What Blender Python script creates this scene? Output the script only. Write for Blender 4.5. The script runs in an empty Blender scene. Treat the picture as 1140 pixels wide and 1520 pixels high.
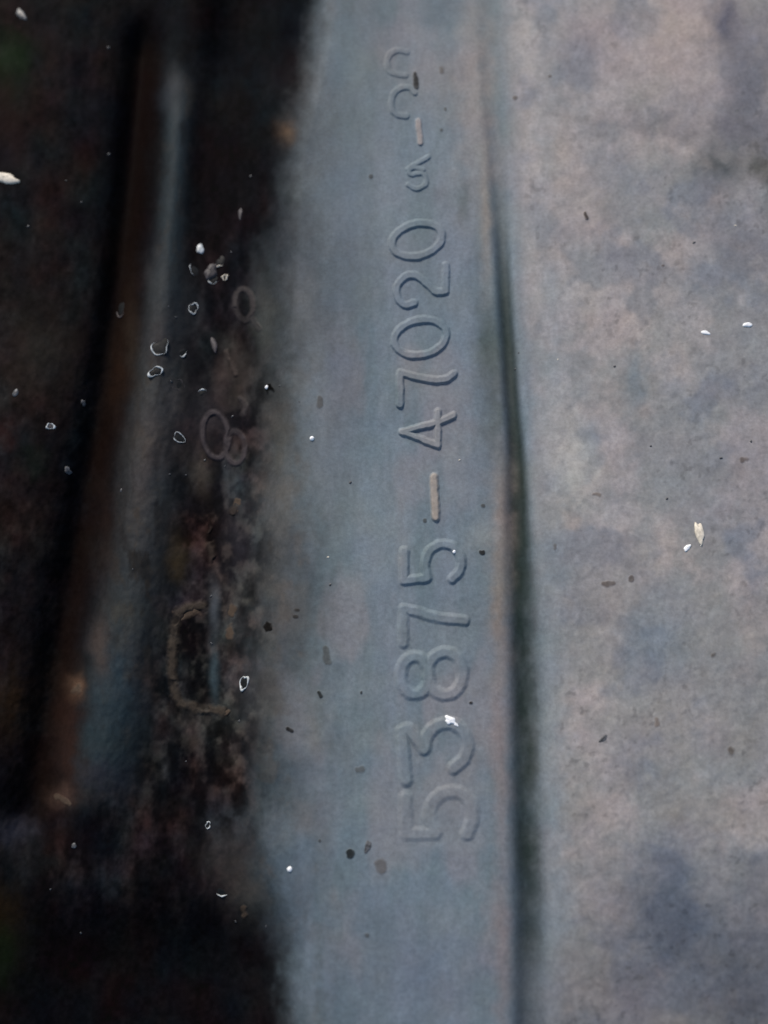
import bpy, math, random
import numpy as np
from mathutils import Vector, Matrix

# ------------------------------------------------------------------ camera, sky, sun
scene = bpy.context.scene
F_PX, W_PX, H_PX = 1193.0, 1140.0, 1520.0      # the photograph's own lens, in its pixels
SCALE = 10.0      # ten units of length per real one: keeps sub-millimetre triangles well conditioned
DIST, TILT = 0.12 * SCALE, math.radians(16.0)          # 12 cm (times SCALE) above the panel, leaning 16 degrees

cam_data = bpy.data.cameras.new("camera")
cam = bpy.data.objects.new("camera", cam_data)
scene.collection.objects.link(cam)
cam.location = (0.0, -DIST * math.sin(TILT), DIST * math.cos(TILT))
cam.rotation_euler = (TILT, 0.0, 0.0)
cam_data.sensor_fit = 'VERTICAL'
cam_data.sensor_height = 7.3
cam_data.lens = 7.3 * F_PX / H_PX
cam_data.clip_start = 0.02
cam_data.clip_end = 50.0
cam_data.dof.use_dof = True
cam_data.dof.focus_distance = DIST
cam_data.dof.aperture_fstop = 2.4 / SCALE
scene.camera = cam

SUN_EL, SUN_AZ = math.radians(36), math.radians(-24)   # azimuth from +Y towards -X
world = bpy.data.worlds.new("World"); scene.world = world; world.use_nodes = True
wn = world.node_tree.nodes; wl = world.node_tree.links
sky = wn.new('ShaderNodeTexSky'); sky.sky_type = 'NISHITA'; sky.sun_disc = False
sky.sun_elevation = SUN_EL; sky.sun_rotation = SUN_AZ
wl.new(sky.outputs[0], wn['Background'].inputs[0]); wn['Background'].inputs[1].default_value = 0.085
sun_data = bpy.data.lights.new("sun", 'SUN'); sun_data.energy = 2.5
sun_data.angle = math.radians(14); sun_data.color = (1.0, 0.91, 0.80)
sun = bpy.data.objects.new("sun", sun_data); scene.collection.objects.link(sun)
sdir = Vector((math.sin(SUN_AZ) * math.cos(SUN_EL), math.cos(SUN_AZ) * math.cos(SUN_EL), math.sin(SUN_EL)))
sun.rotation_euler = sdir.to_track_quat('Z', 'Y').to_euler()
scene.view_settings.view_transform = 'Standard'
scene.view_settings.look = 'None'
scene.view_settings.exposure = 0.6
scene.view_settings.gamma = 1.0

# ------------------------------------------------------------------ helpers
rng = np.random.RandomState(7)
LAT = rng.rand(24, 256, 256)

def vn(u, v, su, sv, seed):
    a = u / su + 37.3 * seed; b = v / sv + 91.7 * seed
    ia = np.floor(a).astype(int); ib = np.floor(b).astype(int)
    fa = a - ia; fb = b - ib
    fa = fa * fa * fa * (fa * (fa * 6 - 15) + 10); fb = fb * fb * fb * (fb * (fb * 6 - 15) + 10)
    L = LAT[seed % 24]
    g = lambda i, j: L[i % 256, j % 256]
    return ((g(ia, ib) * (1 - fa) + g(ia + 1, ib) * fa) * (1 - fb) +
            (g(ia, ib + 1) * (1 - fa) + g(ia + 1, ib + 1) * fa) * fb) * 2 - 1

def fbm(u, v, su, sv, seed, octs=4, gain=0.55):
    r = 0; amp = 1; tot = 0
    for o in range(octs):
        # rotate a little at each octave so that the lattice never shows
        c, s = math.cos(0.5 * o), math.sin(0.5 * o)
        if abs(su - sv) < 1e-6:
            uu, vv = c * u - s * v, s * u + c * v
        else:
            uu, vv = u, v
        r = r + amp * vn(uu, vv, su / 2 ** o, sv / 2 ** o, seed + o); tot += amp; amp *= gain
    return r / tot

def sst(a, b, x):
    t = np.clip((x - a) / (b - a), 0, 1)
    return t * t * (3 - 2 * t)

def line(v, pts):
    ys = [p[1] for p in pts]; xs = [p[0] for p in pts]
    r = np.interp(v, ys, xs)
    for k in (80, 40):                       # soften the corners
        r = (np.interp(v - k, ys, xs) + np.interp(v + k, ys, xs) + r) / 3
    return r

def unproject(u, v, z):
    """point of the panel seen at photograph pixel (u, v), at height z (metres) above its text face"""
    rx = (u - W_PX / 2) / F_PX; ry = -(v - H_PX / 2) / F_PX
    c, s = math.cos(TILT), math.sin(TILT)
    dx, dy, dz = rx, c * ry + s, s * ry - c
    cz = DIST * c; cy = -DIST * s
    t = (z - cz) / dz
    return t * dx, cy + t * dy, z

MM = 0.001 * SCALE
# feature lines of the moulding
GROOVE = [(712, -200), (720, 0), (727, 130), (735, 250), (748, 420), (760, 600), (769, 780), (779, 1000), (784, 1250), (786, 1520), (788, 1800)]
EDGE = [(475, -200), (470, 0), (466, 90), (432, 175), (418, 300), (416, 450), (412, 600), (402, 800), (392, 1000), (378, 1200), (388, 1300), (424, 1400), (436, 1520), (440, 1800)]
RIB = [(270, -200), (268, 60), (264, 150), (252, 330), (238, 470), (220, 650), (202, 820), (182, 950), (160, 1060), (140, 1180), (110, 1400), (80, 1700)]
TRENCH = [(222, -200), (214, 60), (196, 260), (176, 450), (146, 650), (112, 850), (80, 1040), (56, 1180), (20, 1400), (-20, 1700)]

def height(u, v):
    """relief of the panel in millimetres"""
    wob = 2 * fbm(u * 0 + 3, v, 170, 170, 3, 2)
    G = line(v, GROOVE) + wob; B = line(v, EDGE); R = line(v, RIB); T = line(v, TRENCH)
    z = 0.0 * u
    # broad dusty face to the right, very slightly dished
    z = z + 0.9 * sst(G, G + 90, u) + 1.6 * sst(850, 1400, u)
    # groove
    gd = sst(-40, 600, v)
    gw = 14 - 2 * sst(250, 420, v) + 13 * sst(560, 960, v)
    z = z - (0.22 * sst(-60, 120, v) + 1.15 * gd) * np.exp(-np.where(u < G, np.abs((u - G) / (gw * .84)) ** 2.6, np.abs((u - G) / (gw * 1.05)) ** 2.4))
    z = z - 0.45 * gd * np.exp(-((u - G + 24) / 24) ** 2) * sst(1000, 600, v)
    # raised band rolls over to the left
    roll = np.clip((530 - u) / 150, 0, None)
    z = z - 0.8 * np.minimum(roll, 1.4) ** 2
    fall = sst(B + 30, B - 70, u)
    z = z - 5.0 * fall
    # rib
    alive = sst(70, 190, v) * sst(1260, 1120, v)
    rw = 27 + 24 * sst(200, 1100, v)
    z = z + 2.4 * alive * np.exp(-np.abs((u - R) / rw) ** 2.0)
    # trench
    ta = sst(0, 90, v) * sst(1330, 1180, v)
    tw = 20 + 8 * sst(200, 1100, v)
    z = z - 3.4 * ta * np.exp(-np.abs((u - T) / (1.25 * tw)) ** 2.0)
    # outer wall rises again
    z = z + 2.2 * sst(T - 20, T - 130, u)
    # pockets above and below the rib
    z = z - 5.0 * np.exp(-(((u - 385) / 70) ** 4 + ((v - 10) / 110) ** 4))
    z = z - 5.0 * np.exp(-(((u - 230) / 190) ** 4 + ((v - 1500) / 150) ** 4))
    # worn, uneven surface
    left = sst(430, 360, u)
    z = z + 0.10 * fbm(u, v, 150, 150, 5, 3) + (0.05 + 0.0 * left) * fbm(u, v, 34, 34, 6, 3)
    z = z + left * (0.09 * fbm(u, v, 16, 60, 8, 3)) + sst(450, 380, u) * sst(300, 620, v) * sst(1450, 1300, v) * (.07 * fbm(u, v, 9, 12, 13, 2) + .10 * np.clip(fbm(u, v, 24, 30, 12, 3), 0, 1))
    right = sst(G + 20, G + 80, u)
    z = z + right * 0.045 * fbm(u, v, 14, 14, 9, 3)
    z = z + 0.006 * fbm(u, v, 7, 7, 11, 2)
    return z

# tones laid on by hand, dirt and painted sheen and shade: centre, radii, colour, strength
BLUEG = (.143, .173, .200); TAN = (.330, .285, .255); PALE = (.300, .300, .290)
BLOBS = [
    (850, 270, 50, 95, (.37, .325, .30), .75), (790, 60, 26, 50, (.30, .27, .26), .5), (1000, 60, 130, 60, (.30, .245, .225), .7),
    (1035, 160, 90, 70, (.30, .25, .23), .6), (850, 690, 34, 55, (.37, .36, .33), .75), (835, 600, 40, 50, (.26, .28, .30), .4),
    (1062, 1335, 34, 26, (.28, .26, .23), .8), (880, 1110, 60, 70, (.30, .27, .25), .6), (900, 900, 50, 90, (.30, .27, .25), .5),
    (960, 820, 24, 50, (.32, .29, .27), .5), (890, 1290, 50, 90, (.24, .215, .21), .6), (1000, 520, 60, 60, (.30, .27, .25), .5),
    (860, 80, 34, 48, (.165, .170, .195), .8), (890, 265, 48, 48, (.185, .195, .215), .7), (945, 565, 20, 38, (.14, .175, .205), .8),
    (965, 950, 44, 52, (.13, .165, .195), .65), (1000, 1370, 70, 90, (.075, .092, .125), .95), (1110, 1450, 90, 130, (.088, .096, .115), .85), (985, 1280, 40, 34, (.11, .115, .14), .6), (1125, 1290, 30, 30, (.12, .12, .14), .6),
    (1115, 120, 46, 80, (.095, .105, .130), .8), (1120, 350, 50, 80, (.14, .14, .155), .5), (1120, 200, 60, 30, (.115, .112, .125), .6), (1010, 195, 50, 16, (.15, .142, .14), .55), (1065, 248, 34, 32, (.065, .072, .076), .95), (1078, 28, 20, 48, (.075, .075, .10), .9),
    (1128, 250, 22, 26, (.05, .05, .042), .85), (1090, 195, 40, 22, (.12, .11, .13), .5), (960, 180, 50, 22, (.17, .16, .155), .6),
    (1080, 350, 60, 60, (.17, .17, .19), .5), (1010, 450, 60, 40, (.19, .195, .21), .4), (1110, 700, 60, 120, (.18, .185, .205), .5),
    (1020, 1060, 60, 40, (.26, .245, .235), .4), (1100, 1220, 46, 30, (.26, .235, .22), .6), (1120, 1010, 40, 80, (.17, .175, .18), .4),
    (812, 400, 22, 500, (.180, .210, .230), .45), (820, 1150, 24, 330, (.155, .188, .212), .6),
    (905, 420, 50, 40, (.26, .27, .27), .5), (800, 1500, 60, 120, (.13, .145, .17), .5), (950, 1500, 60, 60, (.18, .16, .17), .5),
    # band
    (702, 150, 26, 150, (.27, .235, .215), .75), (650, 20, 26, 34, (.075, .105, .125), .7), (640, 110, 46, 50, (.20, .19, .19), .6),
    (500, 60, 30, 110, (.085, .125, .145), .5), (540, 120, 26, 80, (.11, .15, .16), .5), (475, 240, 30, 90, (.085, .105, .115), .5),
    (688, 300, 10, 26, (.07, .085, .08), .6), (655, 292, 14, 14, (.11, .12, .14), .5), (425, 195, 14, 16, (.075, .042, .02), .8),
    (741, 770, 15, 80, (.27, .205, .165), .9), (742, 900, 12, 90, (.20, .160, .125), .8), (750, 740, 8, 70, (.11, .08, .065), .5), (744, 1130, 12, 130, (.20, .165, .16), .7),
    (746, 1420, 12, 120, (.19, .150, .145), .6), (722, 300, 9, 130, (.24, .20, .17), .7), (727, 515, 20, 60, (.050, .070, .062), .85),
    (736, 610, 16, 75, (.062, .076, .070), .85), (712, 790, 18, 26, (.23, .235, .22), .6),  # greenish grime and painted shade on the groove's shoulder
    (470, 620, 40, 120, (.15, .175, .19), .5), (540, 760, 50, 90, (.155, .195, .21), .5), (505, 560, 26, 80, (.115, .135, .175), .4),
    (418, 640, 20, 60, (.055, .050, .043), .7), (418, 760, 24, 60, (.090, .082, .072), .6), (432, 900, 28, 50, (.090, .078, .066), .6),
    (465, 1080, 26, 60, (.135, .130, .120), .6), (450, 1215, 30, 34, (.135, .120, .112), .6), (400, 1020, 24, 70, (.065, .062, .058), .6),
    (395, 480, 18, 60, (.05, .052, .045), .6), (455, 440, 24, 60, (.115, .125, .14), .5), (440, 1300, 26, 60, (.085, .115, .145), .6),
    (520, 300, 60, 160, (.13, .165, .20), .4), (610, 1450, 100, 90, (.12, .135, .17), .5), (600, 1180, 90, 120, (.15, .185, .20), .3),
    (540, 1400, 80, 100, (.095, .125, .15), .4), (700, 700, 40, 200, (.16, .185, .21), .4),
    # lower, nearly clean plastic: grime, and the rib's bluish sheen painted in
    (258, 280, 14, 150, (.020, .031, .036), .6), (256, 130, 18, 36, (.024, .028, .034), .6), (238, 430, 16, 50, (.034, .038, .041), .6),
    (238, 505, 20, 34, (.036, .031, .031), .6), (222, 640, 16, 60, (.044, .041, .041), .6), (213, 705, 12, 50, (.045, .036, .034), .6),
    (186, 925, 18, 44, (.040, .039, .035), .7), (168, 1020, 30, 60, (.020, .034, .043), .8),
    (158, 1110, 34, 50, (.016, .028, .034), .8), (150, 1150, 30, 26, (.024, .024, .031), .7),
    (196, 500, 12, 70, (.026, .018, .012), .6), (176, 560, 14, 50, (.020, .010, .006), .7), (158, 780, 14, 70, (.014, .008, .006), .6),
    (113, 1020, 12, 14, (.120, .070, .042), .9), (104, 1100, 18, 90, (.024, .012, .009), .8), (92, 1180, 18, 14, (.060, .035, .026), .7),
    (150, 960, 12, 40, (.060, .040, .030), .6), (280, 920, 26, 16, (.075, .048, .030), .0), 
    (60, 520, 60, 60, (.022, .018, .014), .6), (15, 90, 26, 40, (.006, .018, .005), .7), (5, 170, 26, 60, (.014, .007, .006), .6),
    (5, 650, 18, 24, (.024, .009, .008), .6), (50, 680, 20, 30, (.008, .012, .008), .5), (5, 1400, 26, 60, (.006, .011, .004), .7),
    (5, 1350, 30, 30, (.014, .008, .004), .7), (25, 1230, 26, 20, (.030, .030, .040), .7), (20, 1030, 26, 60, (.022, .012, .006), .6),
    (265, 830, 14, 30, (.040, .028, .014), .7), (300, 700, 16, 26, (.055, .045, .034), .6), (350, 800, 20, 60, (.030, .028, .034), .5),
    (320, 900, 7, 30, (.055, .065, .075), .8), (318, 1000, 6, 40, (.035, .055, .065), .8), (345, 1280, 40, 60, (.030, .028, .026), .6),  # first two: bluish highlight streaks painted in
    (365, 1330, 24, 30, (.055, .048, .042), .7), (300, 620, 50, 60, (.022, .022, .026), .5), (330, 560, 10, 40, (.040, .028, .026), .6),
    (362, 560, 16, 30, (.034, .028, .024), .6), (270, 480, 22, 50, (.022, .026, .030), .5), (255, 590, 14, 30, (.055, .05, .05), .5),
]

def colour(u, v):
    """albedo of plastic and of the dust lying on it, with sheen and shade painted in"""
    wob = 2 * fbm(u * 0 + 3, v, 170, 170, 3, 2)
    G = line(v, GROOVE) + wob; B = line(v, EDGE); R = line(v, RIB); T = line(v, TRENCH)
    n1 = fbm(u, v, 130, 130, 1, 5)
    n2 = fbm(u, v, 42, 42, 2, 4)
    n3 = fbm(u, v, 11, 11, 4, 3)
    C = np.zeros(u.shape + (3,))
    def mix(col, m):
        nonlocal C
        m = np.clip(m, 0, 1)[..., None]
        C = C * (1 - m) + np.array(col) * m
    # raised band: dust, with the blue sky sheen put into its colour
    mix(BLUEG, np.ones_like(u))
    mix((.112, .147, .166), .55 + 1.3 * fbm(u, v, 30, 160, 10, 4))
    mix((.170, .175, .190), .9 * sst(0.05, .5, fbm(u, v, 80, 160, 12, 4)))
    # right face: tan dust with bluish bare areas
    rt = sst(G + 12, G + 60, u)
    mix((.212, .210, .208), rt)
    mix((.300, .268, .258), rt * sst(-.12, .34, n1 + .35 * n2 + .0006 * (720 - v)) * .9)
    mix((.148, .160, .182), rt * sst(.05, .4, fbm(u, v, 80, 80, 14, 4)) * .8)
    # groove: greenish dirt, with the crease's shade painted into the colour
    gh = 13 - 3 * sst(250, 420, v) + 14 * sst(560, 960, v)
    gm = np.exp(-np.abs((u - G - 2) / gh) ** 3.6)
    mix((.0135, .0235, .0205), gm * (.12 + .86 * sst(80, 700, v)) * (1 + .2 * fbm(u, v, 18, 70, 17, 3)))
    mix((.020, .028, .024), .6 * np.exp(-((u - G + 2) / 7) ** 2) * sst(300, 520, v) * sst(900, 700, v))
    # dust streaks wiped slantwise over the band
    ur = u * .86 + v * .5; vr = -u * .5 + v * .86
    C = C * (1 + .055 * fbm(ur, vr, 16, 130, 8, 4) * (1 - rt))[..., None]
    # left: thinner dust plus painted shade where the band rolls over, then black plastic darkened likewise
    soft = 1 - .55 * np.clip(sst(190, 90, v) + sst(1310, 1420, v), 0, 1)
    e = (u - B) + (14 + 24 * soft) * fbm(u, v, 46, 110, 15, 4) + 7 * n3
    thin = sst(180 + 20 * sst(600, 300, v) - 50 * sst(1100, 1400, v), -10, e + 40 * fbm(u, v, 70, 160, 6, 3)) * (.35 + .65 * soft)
    C = C * (1 - (.58 + .10 * sst(700, 300, v)) * thin * np.array([[1.08]]))[..., None] * (1 + .07 * np.exp(-((u - 630) / 90) ** 2) * (1 - rt))[..., None]  # roll-over's shade painted darker, sheen on the band's middle painted brighter
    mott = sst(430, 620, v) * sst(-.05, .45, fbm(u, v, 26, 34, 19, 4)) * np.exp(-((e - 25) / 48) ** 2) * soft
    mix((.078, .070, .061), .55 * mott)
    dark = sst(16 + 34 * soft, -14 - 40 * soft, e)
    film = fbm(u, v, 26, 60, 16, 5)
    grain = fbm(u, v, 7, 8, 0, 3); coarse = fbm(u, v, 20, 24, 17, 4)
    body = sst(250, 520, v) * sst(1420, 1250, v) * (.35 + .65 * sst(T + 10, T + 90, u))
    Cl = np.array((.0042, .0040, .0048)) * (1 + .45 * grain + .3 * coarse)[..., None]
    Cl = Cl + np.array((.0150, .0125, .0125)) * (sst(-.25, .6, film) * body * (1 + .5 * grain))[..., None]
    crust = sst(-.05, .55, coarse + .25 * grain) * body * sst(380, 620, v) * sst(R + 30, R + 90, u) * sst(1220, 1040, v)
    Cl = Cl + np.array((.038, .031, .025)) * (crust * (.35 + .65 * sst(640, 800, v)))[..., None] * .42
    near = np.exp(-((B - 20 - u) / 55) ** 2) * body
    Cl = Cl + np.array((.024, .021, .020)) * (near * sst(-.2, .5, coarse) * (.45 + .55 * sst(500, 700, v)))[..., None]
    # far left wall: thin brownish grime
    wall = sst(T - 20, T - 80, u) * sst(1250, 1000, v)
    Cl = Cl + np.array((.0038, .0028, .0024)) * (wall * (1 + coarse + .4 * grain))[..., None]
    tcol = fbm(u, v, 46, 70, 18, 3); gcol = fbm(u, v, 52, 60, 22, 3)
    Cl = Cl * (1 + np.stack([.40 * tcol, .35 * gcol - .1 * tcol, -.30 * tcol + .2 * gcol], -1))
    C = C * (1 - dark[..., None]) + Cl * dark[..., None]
    tg = np.exp(-((u - T - 8) / 26) ** 2) * sst(0, 120, v) * sst(1260, 1150, v)
    mix((.0065, .0032, .0022), .75 * tg)
    # bluish sheen on the rib's crest painted into the colour, with brown grime
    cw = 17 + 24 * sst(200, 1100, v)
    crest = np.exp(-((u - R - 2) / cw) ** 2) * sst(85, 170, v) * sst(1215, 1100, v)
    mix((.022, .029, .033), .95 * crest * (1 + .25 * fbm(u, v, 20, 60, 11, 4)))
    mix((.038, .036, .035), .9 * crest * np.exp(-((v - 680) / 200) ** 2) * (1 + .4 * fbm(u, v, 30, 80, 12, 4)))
    mix((.012, .010, .009), .7 * crest * sst(.0, .5, fbm(u, v, 13, 40, 20, 4)))
    mix((.034, .026, .019), .55 * crest * sst(.1, .5, fbm(u, v, 16, 30, 21, 4)))
    # hand-laid dirt and painted sheen and shade, with ragged rims
    jx = 16 * fbm(u, v, 26, 26, 19, 3); jy = 22 * fbm(u, v, 26, 26, 20, 3)
    for (cx, cy, rx, ry, col, st) in BLOBS:
        if st <= 0: continue
        k = min(1.0, min(rx, ry) / 24)
        d = ((u + k * jx - cx) / rx) ** 2 + ((v + k * jy - cy) / ry) ** 2
        mix(col, st * np.exp(-d * .9))
    # speckle of fine grit, stronger on the right
    n5 = fbm(ur, vr, 22, 14, 5, 4)
    lum = 1 + (.05 + .09 * rt) * n3 + .11 * n2 * (.3 + .7 * rt) + .10 * rt * n5 * (.5 + .5 * fbm(u, v, 160, 160, 7, 2))
    lum = lum * (1 - .22 * rt * sst(1250, 1560, v))  # right face darker towards the bottom
    pits = sst(.42, .62, fbm(u, v, 9, 9, 21, 2)) * rt * sst(-.2, .3, n1 * 0 + fbm(u, v, 120, 120, 22, 2))
    lum = lum * (1 - .24 * pits)
    C = C * lum[..., None]
    # faint colour drift of the mixed dust
    d1 = fbm(u, v, 55, 55, 23, 3); d2 = fbm(u, v, 48, 48, 13, 3)
    C = C * (1 + np.stack([.07 * d1, .03 * d2, -.06 * d1], -1))
    return np.clip(C, .003, .8)

# ------------------------------------------------------------------ materials
def new_mat(name):
    m = bpy.data.materials.new(name); m.use_nodes = True
    return m, m.node_tree.nodes, m.node_tree.links, m.node_tree.nodes['Principled BSDF']

def panel_material():
    m, n, l, p = new_mat("dusty_black_plastic")
    at = n.new('ShaderNodeAttribute'); at.attribute_name = 'dirt'
    tc = n.new('ShaderNodeTexCoord')
    mp = n.new('ShaderNodeMapping'); mp.inputs['Scale'].default_value = (1, .45, 1); l.new(tc.outputs['Object'], mp.inputs[0])
    n1 = n.new('ShaderNodeTexNoise'); n1.inputs['Scale'].default_value = 1700 / SCALE; n1.inputs['Detail'].default_value = 5; n1.inputs['Roughness'].default_value = .7
    l.new(tc.outputs['Object'], n1.inputs['Vector'])
    n2 = n.new('ShaderNodeTexNoise'); n2.inputs['Scale'].default_value = 900 / SCALE; n2.inputs['Detail'].default_value = 4
    l.new(mp.outputs[0], n2.inputs['Vector'])
    r = n.new('ShaderNodeMapRange'); r.inputs[1].default_value = .3; r.inputs[2].default_value = .7; r.inputs[3].default_value = .84; r.inputs[4].default_value = 1.16
    l.new(n1.outputs[0], r.inputs[0])
    r2 = n.new('ShaderNodeMapRange'); r2.inputs[1].default_value = .3; r2.inputs[2].default_value = .7; r2.inputs[3].default_value = .92; r2.inputs[4].default_value = 1.08
    l.new(n2.outputs[0], r2.inputs[0])
    mu = n.new('ShaderNodeMath'); mu.operation = 'MULTIPLY'; l.new(r.outputs[0], mu.inputs[0]); l.new(r2.outputs[0], mu.inputs[1])
    sc = n.new('ShaderNodeVectorMath'); sc.operation = 'SCALE'; l.new(at.outputs['Color'], sc.inputs[0]); l.new(mu.outputs[0], sc.inputs['Scale'])
    l.new(sc.outputs[0], p.inputs['Base Color'])
    # dust is matt, bare plastic keeps a dull gloss
    bw = n.new('ShaderNodeRGBToBW'); l.new(at.outputs['Color'], bw.inputs[0])
    rr = n.new('ShaderNodeMapRange'); rr.inputs[1].default_value = .01; rr.inputs[2].default_value = .15; rr.inputs[3].default_value = .62; rr.inputs[4].default_value = .72
    l.new(bw.outputs[0], rr.inputs[0]); l.new(rr.outputs[0], p.inputs['Roughness'])
    sp = n.new('ShaderNodeMapRange'); sp.inputs[1].default_value = .01; sp.inputs[2].default_value = .12; sp.inputs[3].default_value = .005; sp.inputs[4].default_value = .3
    l.new(bw.outputs[0], sp.inputs[0]); l.new(sp.outputs[0], p.inputs['Specular IOR Level'])
    b = n.new('ShaderNodeBump'); b.inputs['Strength'].default_value = .5; b.inputs['Distance'].default_value = .00006 * SCALE
    l.new(n1.outputs[0], b.inputs['Height']); l.new(b.outputs[0], p.inputs['Normal'])
    return m

def speck_material(name, col, rough=.6, scale=2500, spread=.3, spec=.4, trans=0.0):
    m, n, l, p = new_mat(name)
    tc = n.new('ShaderNodeTexCoord'); t = n.new('ShaderNodeTexNoise'); t.inputs['Scale'].default_value = scale / SCALE; t.inputs['Detail'].default_value = 4
    l.new(tc.outputs['Object'], t.inputs['Vector'])
    cr = n.new('ShaderNodeValToRGB')
    cr.color_ramp.elements[0].position = .3; cr.color_ramp.elements[1].position = .7
    cr.color_ramp.elements[0].color = tuple(c * (1 - spread) for c in col) + (1,)
    cr.color_ramp.elements[1].color = tuple(min(.95, c * (1 + spread)) for c in col) + (1,)
    l.new(t.outputs[0], cr.inputs[0]); l.new(cr.outputs[0], p.inputs['Base Color'])
    p.inputs['Roughness'].default_value = rough; p.inputs['Specular IOR Level'].default_value = spec
    b = n.new('ShaderNodeBump'); b.inputs['Strength'].default_value = .4; b.inputs['Distance'].default_value = .00005 * SCALE
    l.new(t.outputs[0], b.inputs['Height']); l.new(b.outputs[0], p.inputs['Normal'])
    return m

MAT = panel_material()
M_WHITE = speck_material("white_chip", (.85, .86, .88), .45, spread=.1)
M_CREAM = speck_material("cream_grit", (.62, .56, .46), .6, spread=.3)
M_GREY = speck_material("pale_grey_scale", (.07, .072, .076), .5, spread=.8)
M_PINK = speck_material("pinkish_scale", (.040, .034, .037), .6, spread=.7)
M_RIM = speck_material("pale_scale_rim", (.42, .45, .46), .4, spread=.5)
M_FILM = speck_material("dark_scale_film", (.010, .011, .012), .5, spec=.08)
M_TAN = speck_material("dried_tan_mud", (.075, .050, .034), .85, scale=1800, spread=.5, spec=.2)
M_BROWN = speck_material("dark_brown_grit", (.045, .036, .034), .85, scale=1800, spread=.4, spec=.2)
M_BLACK = speck_material("black_grit", (.016, .017, .020), .7, spread=.4, spec=.25)

# ------------------------------------------------------------------ mesh building
def mesh_obj(name, co, faces, mat, parent=None, cols=None, normals=None):
    me = bpy.data.meshes.new(name)
    co = np.asarray(co, dtype=np.float32); faces = np.asarray(faces, dtype=np.int32)
    me.vertices.add(len(co)); me.vertices.foreach_set('co', co.ravel())
    nf, k = faces.shape
    me.loops.add(nf * k); me.loops.foreach_set('vertex_index', faces.ravel())
    me.polygons.add(nf)
    me.polygons.foreach_set('loop_start', np.arange(0, nf * k, k, dtype=np.int32))
    me.polygons.foreach_set('use_smooth', np.ones(nf, dtype=bool))
    me.update(calc_edges=True)
    if cols is not None:
        a = me.color_attributes.new('dirt', 'FLOAT_COLOR', 'POINT')
        a.data.foreach_set('color', np.concatenate([cols, np.ones((len(cols), 1))], 1).astype(np.float32).ravel())
    if normals is not None:
        me.normals_split_custom_set_from_vertices(normals.tolist())
    me.materials.append(mat)
    o = bpy.data.objects.new(name, me); scene.collection.objects.link(o)
    if parent: o.parent = parent
    return o

panel = bpy.data.objects.new("moulded_panel", None); scene.collection.objects.link(panel)
panel.empty_display_size = .01
panel['label'] = "dirty black moulded plastic panel with a raised number, a long groove and a narrow rib"
panel['category'] = "plastic panel"

ST = 2.0
xs = np.concatenate([np.arange(-560, -40, 20), np.arange(-40, 1180, ST), np.arange(1180, 1721, 20)])
ys = np.concatenate([np.arange(-560, -40, 20), np.arange(-40, 1560, ST), np.arange(1560, 2101, 20)])
U, V = np.meshgrid(xs, ys)
Z = height(U, V) * MM
Z[0, :] -= 12 * MM; Z[-1, :] -= 12 * MM; Z[:, 0] -= 12 * MM; Z[:, -1] -= 12 * MM
X, Y, Z = unproject(U, V, Z)
CO = np.stack([X, Y, Z], -1)
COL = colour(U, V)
du = np.gradient(CO, axis=1); dv = np.gradient(CO, axis=0)
NRM = np.cross(dv, du); NRM *= np.sign(NRM[..., 2:3] + 1e-12); NRM /= np.linalg.norm(NRM, axis=-1, keepdims=True)

ny, nx = U.shape
idx = np.arange(ny * nx).reshape(ny, nx)
quads = np.stack([idx[1:, :-1], idx[1:, 1:], idx[:-1, 1:], idx[:-1, :-1]], -1)
uc = (U[1:, 1:] + U[:-1, :-1]) / 2; vc = (V[1:, 1:] + V[:-1, :-1]) / 2
Gc = line(vc, GROOVE); Bc = line(vc, EDGE); Rc = line(vc, RIB); Tc = line(vc, TRENCH)
gwc = 18 + 12 * sst(200, 1300, vc)
rwc = 26 + 22 * sst(200, 1100, vc)
ribz = (np.abs(uc - Rc) < rwc) & (vc > 90) & (vc < 1230)
zones = [
    ("groove", np.abs(uc - Gc) < gwc, "dark greenish dirty groove with its shade painted in"),
    ("dusty_face", uc >= Gc + gwc, "broad face mottled with tan and bluish grey dust"),
    ("raised_band", (uc > Bc) & (uc <= Gc - gwc), "blue grey rounded band carrying the raised number"),
    ("rib", ribz, "narrow rib with a dull bluish sheen"),
    ("trench", (uc > Tc - 32) & (uc < Rc) & ~ribz & (vc > 0) & (vc < 1330), "deep black and rusty brown trench"),
    ("side_wall", None, "nearly clean black wall that falls away from the band, its shade painted in"),
]
taken = np.zeros(uc.shape, bool)
P = CO.reshape(-1, 3); CC = COL.reshape(-1, 3); NN = NRM.reshape(-1, 3)
for name, m, lab in zones:
    m = ~taken if m is None else (m & ~taken)
    taken |= m
    q = quads[m]
    used, inv = np.unique(q.ravel(), return_inverse=True)
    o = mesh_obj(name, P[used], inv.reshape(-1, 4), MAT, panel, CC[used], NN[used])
    o['label'] = lab

# ------------------------------------------------------------------ raised characters
def smooth_path(pts, n=10):
    """Catmull-Rom through the points; None breaks tangency (a corner)"""
    out = []; seg = []; segs = []
    for p in pts:
        if p is None:
            segs.append(seg); seg = [seg[-1]]
        else: seg.append(p)
    segs.append(seg)
    for s in segs:
        s = [np.array(q, float) for q in s]
        if len(s) == 2:
            out += [s[0] * (1 - t) + s[1] * t for t in np.linspace(0, 1, n)]; continue
        e = [2 * s[0] - s[1]] + s + [2 * s[-1] - s[-2]]
        for i in range(1, len(e) - 2):
            for t in np.linspace(0, 1, n, endpoint=False):
                a, b, c, d = e[i - 1], e[i], e[i + 1], e[i + 2]
                out.append(.5 * ((2 * b) + (-a + c) * t + (2 * a - 5 * b + 4 * c - d) * t * t + (-a + 3 * b - 3 * c + d) * t ** 3))
        out.append(s[-1])
    return np.array(out)

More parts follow.
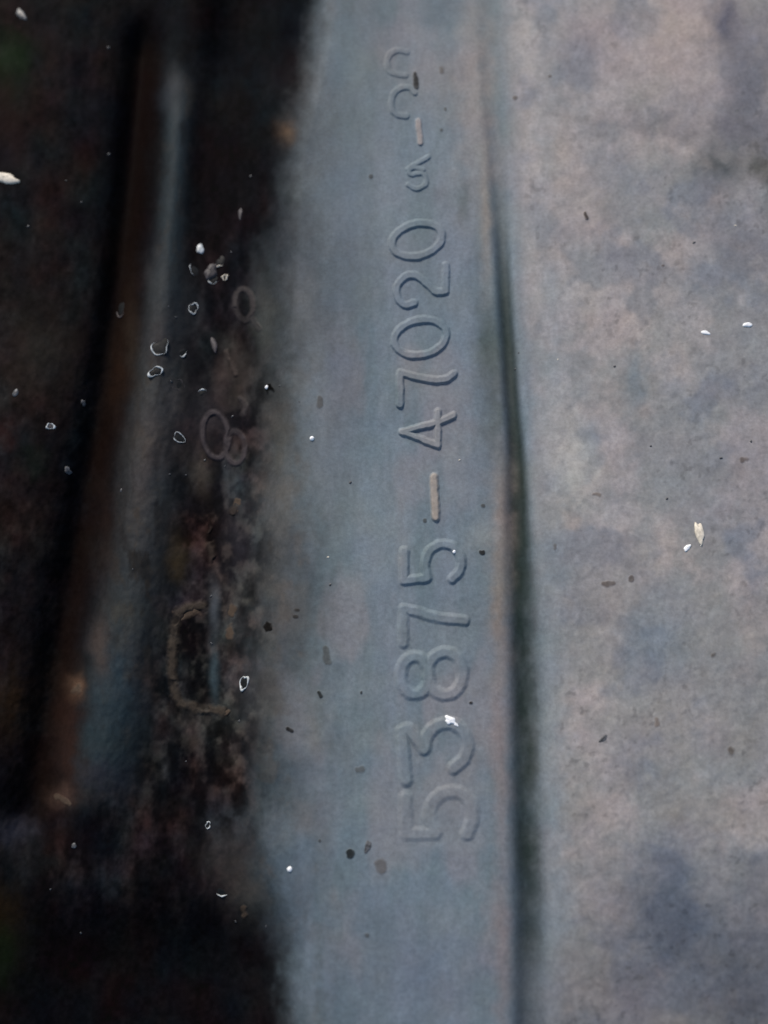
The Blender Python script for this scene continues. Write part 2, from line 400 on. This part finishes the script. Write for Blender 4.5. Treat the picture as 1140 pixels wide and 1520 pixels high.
def ring(cx, cy, rx, ry, tilt=0, a0=0, a1=360, n=48):
    t = np.radians(np.linspace(a0, a1, n)); c, s = math.cos(math.radians(tilt)), math.sin(math.radians(tilt))
    x, y = rx * np.cos(t), ry * np.sin(t)
    return np.stack([cx + c * x - s * y, cy + s * x + c * y], 1)

def raised(name, paths, half, h, label, mat=MAT, tint=None, tintm=.0, step=1.0, ramp=5.0, worn=.2, seed=31, breaks=0.0, parent='panel', rag=1.0):
    """character standing proud of the panel: flat crown, rounded shoulders that run into the surface"""
    allp = np.concatenate(paths)
    m = half + ramp + 4
    u = np.arange(allp[:, 0].min() - m, allp[:, 0].max() + m, step)
    v = np.arange(allp[:, 1].min() - m, allp[:, 1].max() + m, step)
    U, V = np.meshgrid(u, v)
    D = np.full(U.shape, 1e9)
    for p in paths:
        a = p[:-1]; b = p[1:]
        for (ax, ay), (bx, by) in zip(a, b):
            ex, ey = bx - ax, by - ay; L = ex * ex + ey * ey + 1e-9
            t = np.clip(((U - ax) * ex + (V - ay) * ey) / L, 0, 1)
            D = np.minimum(D, np.hypot(U - ax - t * ex, V - ay - t * ey))
    D = D + rag * fbm(U, V, 9, 9, seed % 12, 2)
    prof = 1 - sst(half - ramp * .5, half + ramp * .5, D)
    br = 1 - breaks * sst(-.05, .3, fbm(U, V, 24, 24, (seed + 5) % 14, 3))
    wear = br - worn * (fbm(U, V, 40, 40, (seed + 3) % 14, 2) * .5 + .5)
    zz = height(U, V) + h * wear * prof - .035 * sst(half + ramp * .4, half + ramp * .9, D)
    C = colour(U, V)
    if tint is not None:
        k = np.clip(tintm * prof * br * (1 + .25 * fbm(U, V, 8, 8, (seed + 1) % 14, 2)), 0, 1)[..., None]; C = C * (1 - k) + np.array(tint) * k
    co = np.stack(unproject(U, V, zz * MM), -1)
    a = np.gradient(co, axis=1); b = np.gradient(co, axis=0)
    nn = np.cross(b, a); nn *= np.sign(nn[..., 2:3] + 1e-12); nn /= np.linalg.norm(nn, axis=-1, keepdims=True)
    keep = D < half + ramp * .9
    kf = keep[1:, 1:] | keep[:-1, :-1] | keep[1:, :-1] | keep[:-1, 1:]
    idx = np.arange(U.size).reshape(U.shape)
    q = np.stack([idx[1:, :-1], idx[1:, 1:], idx[:-1, 1:], idx[:-1, :-1]], -1)[kf]
    used, inv = np.unique(q.ravel(), return_inverse=True)
    o = mesh_obj(name, co.reshape(-1, 3)[used], inv.reshape(-1, 4), mat, panel if parent else None, C.reshape(-1, 3)[used], nn.reshape(-1, 3)[used])
    o['label'] = label
    return o

S = smooth_path
raised('digit', [S([(602, 1184), (604, 1238), None, (646, 1237), None, (638, 1212), (643, 1191), (660, 1177), (682, 1177), (698, 1191), (702, 1213), (693, 1238)])],
       9.0, .27, "raised numeral 5 at the lower end of the row", ramp=9, worn=.5)
raised('digit', [S([(603, 1158), (600, 1124), (596, 1086), None, (607, 1084), (630, 1112), None, (634, 1092), (648, 1078), (668, 1074), (686, 1084), (694, 1104), (690, 1124), (674, 1140)])],
       8.8, .38, "raised numeral 3 with a white chip on its curve", ramp=8, worn=.35)
raised('digit', [ring(616, 1003, 21, 28), ring(661, 1000, 26, 32)], 8.0, .36, "raised numeral 8", ramp=8, worn=.35)
raised('digit', [S([(599, 955), (599, 904), None, (622, 909), (650, 917), (690, 921)])], 7.0, .36, "raised numeral 7 nearer the 8", ramp=7, worn=.4)
raised('digit', [S([(600, 818), (600, 862), None, (634, 858), None, (631, 838), (638, 818), (655, 808), (673, 812), (684, 828), (683, 846), (671, 860)])],
       6.4, .40, "raised numeral 5 just below the hyphen", ramp=6, worn=.3)
raised('hyphen', [np.array([(644, 708), (645, 735), (647, 768)])], 5.6, .45, "raised hyphen rubbed tan", tint=(.30, .255, .215), tintm=.85, ramp=5)
raised('digit', [S([(597, 641), (650, 661), None, (650, 611)]), S([(597, 641), (625, 633), (650, 627), (673, 616)])],
       4.6, .42, "raised numeral 4", tint=(.235, .235, .235), tintm=.45, ramp=4)
raised('digit', [S([(594, 600), (594, 553), None, (620, 560), (646, 564), (663, 562), (674, 555)])], 5.2, .40, "raised numeral 7 beside the 4", ramp=4)
raised('digit', [ring(624, 501, 39, 26, -12)], 5.2, .36, "raised numeral 0 between the 7 and the 2", ramp=4)
raised('digit', [S([(615, 450), (600, 452), (590, 441), (590, 424), (602, 410), (618, 409), (633, 420), (646, 432), (661, 432), None, (662, 394)])],
       5.2, .36, "raised numeral 2", ramp=4)
raised('digit', [ring(619, 356, 38, 24, -14)], 5.2, .34, "raised numeral 0 at the upper end of the row", ramp=4)
raised('small_letter', [np.array([(605, 251), (636, 233)]), S([(628, 252), (618, 249), (607, 252), (611, 259), (626, 257), (632, 264), (631, 275), (618, 280), (606, 274)])], 3.4, .24,
       "small worn raised letter above the last 0", ramp=3.5)
raised('small_hyphen', [np.array([(621, 180), (624, 212)])], 4.2, .26, "small raised hyphen rubbed pinkish tan", tint=(.27, .235, .22), tintm=.85, ramp=3.5)
raised('small_digit', [S([(604, 172), (589, 170), (581, 160), (583, 142), (594, 131), (608, 130), (616, 138)])], 4.0, .22, "small worn raised digit", ramp=4)
raised('small_digit', [S([(602, 112), (582, 108), (575, 97), (578, 82), (590, 75), (604, 77)])], 4.0, .18, "faintest small raised digit", ramp=4)
# faint moulded marks on the dark wall
raised('moulded_mark', [ring(362, 452, 13, 23, -6), np.array([(372, 470), (384, 488)])], 4.0, .30, "faint moulded loop on the dark wall", tint=(.040, .034, .034), tintm=.8, ramp=5, breaks=.5)
raised('moulded_mark', [ring(349, 664, 14, 24, -4), ring(320, 646, 19, 34, -6)], 3.8, .28,
       "faint moulded double loop on the dark wall", tint=(.042, .035, .038), tintm=.85, ramp=5, breaks=.45)
raised('moulded_mark', [np.array([(336, 522), (350, 556)])], 3.4, .25, "faint moulded slash between the loop and the double loop", tint=(.042, .032, .028), tintm=.85, ramp=5, breaks=.3)
raised('moulded_mark', [S([(356, 592), (364, 602), (360, 616)])], 3.6, .25, "short faint moulded tick", tint=(.040, .034, .034), tintm=.8, ramp=5, breaks=.5)
raised('moulded_mark', [S([(300, 898), (268, 908), (258, 940), (256, 1005), (264, 1038), (288, 1050), (330, 1056)])],
       6.5, .30, "faint moulded frame crusted with brown dirt", tint=(.042, .033, .025), tintm=.85, ramp=9, breaks=.6, rag=3.0)
raised('moulded_mark', [S([(318, 780), (312, 800), (316, 830)]), S([(350, 750), (344, 765)])], 5, .3, "two faint broken moulded strokes", tint=(.04, .03, .024), tintm=.6, ramp=8, breaks=.95)

# ------------------------------------------------------------------ grit, chips and scales lying on the panel
def place(u, v, dz=0.0):
    uu = np.array([[float(u)]]); vv = np.array([[float(v)]])
    z = height(uu, vv)[0, 0] + dz
    p = unproject(u, v, z * MM)
    e = 2.0
    def P3(a, b): return Vector([float(q) for q in unproject(a, b, height(np.array([[a]]), np.array([[b]]))[0, 0] * MM)])
    dx = P3(u + e, v) - P3(u - e, v); dy = P3(u, v - e) - P3(u, v + e)
    n = dx.cross(dy).normalized(); xx = dx.normalized(); yy = n.cross(xx)
    M = Matrix((xx, yy, n)).transposed().to_4x4(); M.translation = Vector(p)
    return M, dx.length / (2 * e), dy.length / (2 * e)

def tag(o, label, cat, group=None):
    o['label'] = label; o['category'] = cat
    if group: o['group'] = group
    return o

def lump_mesh(name, rx, ry, h, mat, seed, rough=.3, seg=18, rings=7):
    """uneven mound with a broken outline"""
    r = random.Random(seed); ph = [r.uniform(0, 6.28) for _ in range(6)]; am = [r.uniform(.3, 1) for _ in range(6)]
    vs = []; fs = []
    for j in range(rings + 1):
        t = j / rings
        for i in range(seg):
            a = 2 * math.pi * i / seg
            k = 1 + rough * (am[0] * math.sin(a + ph[0]) * .4 + am[1] * math.sin(2 * a + ph[1]) * .5 + am[2] * math.sin(3 * a + ph[2]) * .4 + am[3] * math.sin(5 * a + ph[3]) * .35)
            rad = math.cos(t * math.pi / 2) ** .8 if j < rings else 0
            z = h * math.sin(t * math.pi / 2) * (1 + rough * .6 * math.sin(2 * a + ph[4]) * (1 - t)) - (.25 * h if j == 0 else 0)
            z += r.uniform(-.08, .08) * h
            vs.append((rx * k * rad * math.cos(a), ry * k * rad * math.sin(a), z))
    for j in range(rings):
        for i in range(seg):
            i2 = (i + 1) % seg
            fs.append((j * seg + i, j * seg + i2, (j + 1) * seg + i2, (j + 1) * seg + i))
    me = bpy.data.meshes.new(name); me.from_pydata(vs, [], fs); me.materials.append(mat)
    me.polygons.foreach_set('use_smooth', [True] * len(fs))
    return me

def lump(name, u, v, rx, ry, mat, label, cat, h=.35, dz=0.0, rot=0, seed=None, rough=.35, group=None):
    M, sx, sy = place(u, v, dz)
    s = (sx + sy) / 2
    me = lump_mesh(name, rx * s, ry * s, h * min(rx, ry) * s, mat, seed if seed is not None else int(u * 7 + v), rough)
    o = bpy.data.objects.new(name, me); scene.collection.objects.link(o)
    o.matrix_world = M @ Matrix.Rotation(math.radians(rot), 4, 'Z')
    groups = {'flake': 'flakes on the dark wall', 'chip': 'pale chips on the panel', 'grain': 'white grains on the band'}
    return tag(o, label, cat, group or groups.get(cat))

def scale_ring(u, v, rx, ry, label, rot=0, tube=1.2, a0=0, a1=360, seed=None, rim=None, film=None):
    """dried scale: pale curled rim (whole or broken) round a dark film"""
    rim = rim or M_RIM; film = film or M_FILM
    M, sx, sy = place(u, v); s = (sx + sy) / 2
    r = random.Random(seed or int(u * 3 + v * 5)); ph = [r.uniform(0, 6.28) for _ in range(4)]
    root = bpy.data.objects.new('dried_scale', None); scene.collection.objects.link(root); root.empty_display_size = .001
    root.matrix_world = M @ Matrix.Rotation(math.radians(rot), 4, 'Z')
    n = 40; full = (a1 - a0) >= 360
    def out(a): return 1 + .16 * math.sin(2 * a + ph[0]) + .11 * math.sin(3 * a + ph[1]) + .06 * math.sin(5 * a + ph[2])
    vs = []; fs = []; k = 8; cnt = n if full else n + 1
    for i in range(cnt):
        a = math.radians(a0 + (a1 - a0) * i / n); q = out(a)
        end = 1 if full else max(.15, min(1, 4 * min(i, n - i) / n))
        tr = tube * s * end * (.75 + .45 * math.sin(a * 2 + ph[3]) + .2 * math.sin(5 * a + ph[1]))
        tr = max(tr, .25 * tube * s * end)
        for j in range(k):
            b = 2 * math.pi * j / k
            rr = 1 + math.cos(b) * tr / (max(rx, ry) * s)
            vs.append((rx * s * q * math.cos(a) * rr, ry * s * q * math.sin(a) * rr, .5 * tube * s + math.sin(b) * tr * .9))
    for i in range(n if full else n):
        i2 = (i + 1) % cnt
        for j in range(k):
            j2 = (j + 1) % k
            fs.append((i * k + j, i2 * k + j, i2 * k + j2, i * k + j2))
    me = bpy.data.meshes.new('rim'); me.from_pydata(vs, [], fs); me.materials.append(rim)
    me.polygons.foreach_set('use_smooth', [True] * len(fs))
    o = bpy.data.objects.new('rim', me); scene.collection.objects.link(o); o.parent = root
    # film: low dome inside the rim
    vs = [(0, 0, .5 * tube * s)]; fs = []
    for j in (1, 2, 3):
        for i in range(n):
            a = 2 * math.pi * i / n; q = out(a) * j / 3
            vs.append((rx * s * q * math.cos(a), ry * s * q * math.sin(a), (.5 * (1 - (j / 3) ** 2) + .05) * tube * s + (-.4 * tube * s if j == 3 else 0)))
    for i in range(n):
        i2 = (i + 1) % n
        fs.append((0, 1 + i, 1 + i2))
        for j in (0, 1):
            fs.append((1 + j * n + i, 1 + (j + 1) * n + i, 1 + (j + 1) * n + i2, 1 + j * n + i2))
    me = bpy.data.meshes.new('film'); me.from_pydata(vs, [], fs); me.materials.append(film)
    me.polygons.foreach_set('use_smooth', [True] * len(fs))
    o = bpy.data.objects.new('film', me); scene.collection.objects.link(o); o.parent = root
    return tag(root, label, "dried scale", "dried scales scattered on the dark wall")

# scales with pale rims
scale_ring(231, 552, 9, 7, "brightest four-cornered pale-rimmed scale, standing on the rib", rot=25, tube=1.3)
scale_ring(238, 514, 11, 14, "largest broken pale-rimmed scale just above the brightest one on the rib", rot=10, a0=130, a1=390, tube=1.1, film=M_FILM)
scale_ring(287, 458, 6, 8, "whole greenish-rimmed scale between the top cluster and the rib", tube=1.1)
scale_ring(290, 402, 7, 9, "faint round scale left of the pinkish flake in the top cluster", a0=120, a1=250, tube=.9)
scale_ring(266, 650, 7, 8, "thin-rimmed scale right of the rib, level with the double loop mark", rot=20, tube=.9)
scale_ring(271, 523, 6, 6, "small half-moon scale right of the largest broken scale", a0=230, a1=380, tube=1.1)
scale_ring(327, 388, 6, 9, "cream-edged hooked scale at the upper right of the top cluster", a0=200, a1=330, tube=1.2, rim=M_CREAM)
scale_ring(334, 412, 3.6, 3.6, "tiny cream ring at the right end of the top cluster", tube=1.2, rim=M_CREAM)
scale_ring(300, 583, 5.5, 5, "small arched scale left of the short tick mark", a0=20, a1=170, tube=1.1)
scale_ring(363, 1014, 6, 9, "bright white-rimmed scale beside the crusted frame mark", tube=1.7)
scale_ring(309, 1225, 3.5, 4.5, "tiny pale ring alone low on the black wall", tube=1.1)
scale_ring(75, 633, 4.5, 5, "small pinkish ring on the far left wall", tube=1.2, film=M_PINK)
scale_ring(329, 1324, 8, 6, "low crescent scale beneath the tiny lone ring", a0=190, a1=350, tube=1.3)
scale_ring(180, 458, 8, 9, "faint brown-edged scale in the trench left of the rib", a0=190, a1=330, tube=1.0, rim=M_PINK)
scale_ring(265, 572, 9, 7, "dim dark scale below and right of the brightest rimmed one", tube=.6, rim=M_PINK)

# solid flakes and chips
lump('flake', 297, 370, 6, 7, M_RIM, "pale smooth flake topmost in the cluster beside the rib", "flake", h=.3)
lump('flake', 313, 403, 9, 13, M_PINK, "large pinkish flake in the middle of the top cluster", "flake", h=.5, rot=-30)
scale_ring(318, 414, 8, 8, "bright curled edge along the bottom of the pinkish flake", a0=190, a1=330, tube=1.1)
lump('flake', 318, 513, 4, 13, M_PINK, "narrow pinkish flake below the loop mark", "flake", h=.5, rot=12)
lump('flake', 357, 318, 2.6, 10, M_PINK, "thin upright sliver high on the dark wall", "flake", h=.6, rot=8)
lump('flake', 101, 699, 5, 6, M_GREY, "pale flake on the far left wall below the pinkish ring", "flake", h=.5)
lump('flake', 124, 598, 3, 5, M_GREY, "small pale flake between the far left ring and the trench", "flake", h=.5)
lump('flake', 23, 583, 4, 6, M_GREY, "leftmost small grey flake halfway up the picture", "flake", h=.5, rot=-20)
lump('flake', 8, 264, 20, 7, M_CREAM, "cream flake cut by the left edge of the picture", "flake", h=.4, rot=-12)
lump('flake', 32, 22, 5, 11, M_GREY, "dull grey flake in the upper left corner", "flake", h=.4, rot=30)
lump('flake', 110, 1255, 4, 4, M_GREY, "blurred pale flake in the black lower left", "flake", h=.5)
lump('paint_chip', 667, 1070, 9, 5.5, M_WHITE, "bright white chip stuck on the curve of the numeral 3", "chip", h=.4, dz=.36, rough=.8, rot=-18)
lump('paint_chip', 676, 1075, 4, 2.6, M_WHITE, "small white crumb touching the chip on the numeral 3", "chip", h=.5, dz=.36, rough=.6, rot=-40)
lump('paint_chip', 1038, 790, 6, 18, M_CREAM, "long cream chip on the dusty face", "chip", h=.5, rot=6)
lump('paint_chip', 1020, 813, 4, 6, M_WHITE, "small white chip at the lower left of the long cream one", "chip", h=.5, rot=-40)
lump('paint_chip', 1110, 482, 6, 4, M_WHITE, "white chip near the right edge of the dusty face", "chip", h=.5, rot=10)
lump('paint_chip', 1048, 494, 7, 2.8, M_WHITE, "flat white sliver left of the right-edge chip", "chip", h=.5, rot=-12)
lump('paint_chip', 546, 1256, 5, 9, M_GREY, "pale smeared chip left of the foot of the lowest 5", "chip", h=.25, rot=-25)
lump('paint_chip', 895, 1097, 9, 3, M_GREY, "pale sliver on the dusty face level with the numeral 3", "chip", h=.3, rot=30)
lump('white_grain', 463, 651, 3.4, 3.4, M_WHITE, "round white grain left of the numeral 4", "grain", h=.8, rough=.1)
lump('white_grain', 430, 1290, 4, 4, M_WHITE, "round white grain at the lower edge of the band", "grain", h=.8, rough=.1)
lump('white_grain', 396, 575, 2.6, 2.6, M_WHITE, "white grain on a black bead at the edge of the dark wall", "grain", h=.8, rough=.1)
lump('white_grain', 674, 819, 2.2, 2.8, M_WHITE, "tiny white grain on the bowl of the 5 below the hyphen", "grain", h=.8, dz=.33, rough=.2)
r_ = random.Random(3)
PG = "tiny pale grains on the"
for (u, v) in [(343, 374), (254, 566), (250, 455), (261, 471), (304, 683), (334, 692), (345, 618), (415, 573), (444, 596), (162, 229), (42, 336), (372, 262),
               (98, 268), (161, 71), (252, 704), (121, 300), (490, 868), (520, 716), (682, 683), (487, 827), (395, 1375), (350, 1368),
               (355, 1070), (276, 1130), (313, 885), (314, 955), (770, 524), (765, 548), (828, 534), (912, 544), (1092, 335), (1030, 360), (1070, 680),
               (1115, 655), (966, 662), (990, 740), (75, 1320), (120, 1385), (180, 728), (197, 845), (276, 705)]:
    s = r_.uniform(.9, 1.7)
    lump('pale_grain', u, v, s, s * r_.uniform(.9, 1.6), r_.choice([M_GREY, M_GREY, M_CREAM]) if u > 420 else M_GREY,
         ("tiny pale grain clinging to the black wall" if u < 400 else "tiny pale grain on the blue grey band" if u < 740 else "tiny pale grain on the broad dusty face"), "grain", h=.7, rot=r_.uniform(0, 180), group=PG + (" wall" if u < 400 else " band" if u < 740 else " face"))

# dark grit
def D(u, v, rx, ry, lab, mat=None, rot=0, h=.25, rough=.4):
    """spot of dirt sunk into the dust film: low, soft-edged, ragged"""
    brown = mat is M_BROWN
    a = math.radians(rot); L = max(rx, ry) - min(rx, ry)
    ax = (math.cos(a), math.sin(a)) if rx > ry else (-math.sin(a), math.cos(a))
    pts = np.array([(u - ax[0] * L, v - ax[1] * L), (u + ax[0] * L + .01, v + ax[1] * L)])
    half = min(rx, ry) * .8
    base = colour(np.array([[float(u)]]), np.array([[float(v)]]))[0, 0]
    k = .42 if brown else .16
    if h <= .12: k = .58
    tint = tuple(base * k * np.array((1.12, 1.0, .92)))
    o = raised('dark_speck', [pts], half, .10 if not brown else .04, lab, tint=tint, tintm=1.0, ramp=max(2.2, half * (.9 if brown else .45)),
               seed=int(u + v) % 11, parent=None, rag=half * .75, worn=.1)
    return tag(o, lab, "dirt speck", "dark specks of dirt on the panel")
D(520, 1268, 6.5, 8.5, "round black speck left of the foot of the lowest 5", rough=.2)
D(565, 1285, 8, 12, "brown smudge of dirt below the lowest 5", M_BROWN, h=.12, rot=-15)
D(534, 1142, 9, 6, "flat dark patch left of the lowest 5 and the 3", M_BROWN, h=.1)
D(536, 1028, 3, 4, "small black speck left of the 8")
D(475, 1031, 3, 6, "hooked black speck at the lower end of the brown streak", rot=-20)
D(484, 972, 6, 17, "long brown streak of dirt on the band left of the 8", M_BROWN, rot=-8, h=.12)
D(441, 905, 6, 4, "dark speck at the ragged left edge of the band", M_BROWN, h=.15)
D(438, 915, 5, 3, "flat speck just under the one at the ragged edge", M_BROWN, h=.15)
D(475, 596, 5, 10, "upright dark oval spot left of the upper 7", M_BROWN, h=.12)
D(399, 577, 9, 9, "glossy black bead at the edge of the dark wall", h=.4, rough=.15)
D(551, 262, 3.5, 3.5, "reddish dark speck left of the small raised letter", M_BROWN)
D(617, 119, 4, 14, "narrow slot-shaped hole among the small raised digits, its shade painted black", rot=-4, h=.15)  # shade inside the hole painted as a black patch
D(655, 104, 4, 6, "soft brown speck right of the slot-shaped one", M_BROWN, h=.1)
D(661, 162, 3, 4, "upper of the two small dots right of the small hyphen", M_BROWN, h=.2)
D(655, 193, 2.6, 3, "lower of the two small dots right of the small hyphen", M_BROWN, h=.2)
D(715, 819, 6, 4.5, "round black speck beside the groove right of the lower 5", rough=.2)
D(717, 751, 4, 3.5, "faint brown speck on the tan shoulder of the groove", M_BROWN, h=.15)
D(631, 773, 3.6, 3.2, "dark red speck at the lower end of the hyphen", M_BROWN)
D(870, 320, 2.6, 7, "slanted black fleck on the dusty face near the top", rot=-25)
D(699, 1043, 3, 2.4, "tiny speck right of the 8")
D(545, 1388, 5, 5, "soft dark dot low on the band", M_BROWN, h=.1)
D(903, 866, 11, 4.5, "brown pair of clods on the dusty face", M_BROWN, h=.2, rot=-8)
D(937, 858, 4, 6, "brown clod right of the pair on the dusty face", M_BROWN, h=.2)
D(886, 734, 8, 3.5, "flat grey smudge right of the groove", M_BROWN, h=.05, rot=10)
D(1106, 682, 8, 4.5, "dark oval speck near the right edge below the chips", M_BROWN, h=.15)
D(975, 1072, 4.5, 9, "upright dark stain speck on the dusty face", M_BROWN, h=.1)
D(1086, 1115, 6, 8, "dark speck at the lower right of the dusty face", M_BROWN, h=.15)
D(1057, 973, 5, 5, "dark dot below the long cream chip", M_BROWN, h=.15)
D(824, 812, 4, 6, "faint dark dot just right of the groove", M_BROWN, h=.08)
D(765, 145, 4, 3, "tiny dark speck at the top of the groove", M_BROWN, h=.2)
D(817, 113, 3.5, 2.6, "dark speck on the dusty face above the slanted fleck", M_BROWN, h=.2)
D(984, 394, 3.5, 2.6, "small dark dot above the bluish patch of the dusty face", M_BROWN, h=.2)
D(430, 1083, 6, 3, "dark fleck at the left edge of the band level with the 3", rot=20)
D(396, 930, 8, 8, "black clot at the edge of the dark wall beside the frame mark", h=.2)
D(474, 1320 - 72, 2.6, 3, "small dot left of the round black speck", M_BROWN)

# dried mud clods in the dark part
def mud(u, v, rx, ry, lab, rot=0, h=.35):
    """dried mud: crumbly, with a ragged edge that runs out over the plastic"""
    a = math.radians(-rot); L = max(rx, ry) - min(rx, ry)
    ax = (math.cos(a), math.sin(a)) if rx > ry else (-math.sin(a), math.cos(a))
    pts = np.array([(u - ax[0] * L, v - ax[1] * L), (u + ax[0] * L + .01, v + ax[1] * L)])
    half = min(rx, ry) * .72
    o = raised('mud_clod', [pts], half, h * .8, lab, tint=(.062, .044, .031), tintm=.95, ramp=half * .9, seed=int(u + v) % 11,
               parent=None, rag=half * .8, worn=.8)
    return tag(o, lab, "mud clod", "mud clods on the dark wall")
mud(278, 908, 24, 11, "long brown mud clod on top of the frame mark", rot=24)
mud(340, 938, 8, 13, "tan mud clod right of the frame mark", rot=-14)
mud(346, 908, 7, 12, "dim brown clod above the tan one right of the frame mark", rot=-20, h=.2)
mud(283, 1048, 13, 4.5, "thin mud ridge at the lower left corner of the frame mark", rot=-24)
mud(328, 1057, 14, 5, "thin mud ridge at the lower right corner of the frame mark", rot=-4)
mud(116, 1021, 11, 11, "round tan clod in the trench left of the rib")
mud(361, 1352, 6, 11, "tan clod low at the edge of the dark wall", rot=24)
mud(351, 750, 6, 12, "brown clod under the double loop mark", rot=-20, h=.25)
mud(95, 1188, 16, 6, "brown crumbly clod at the foot of the rusty trench", rot=-30, h=.2)
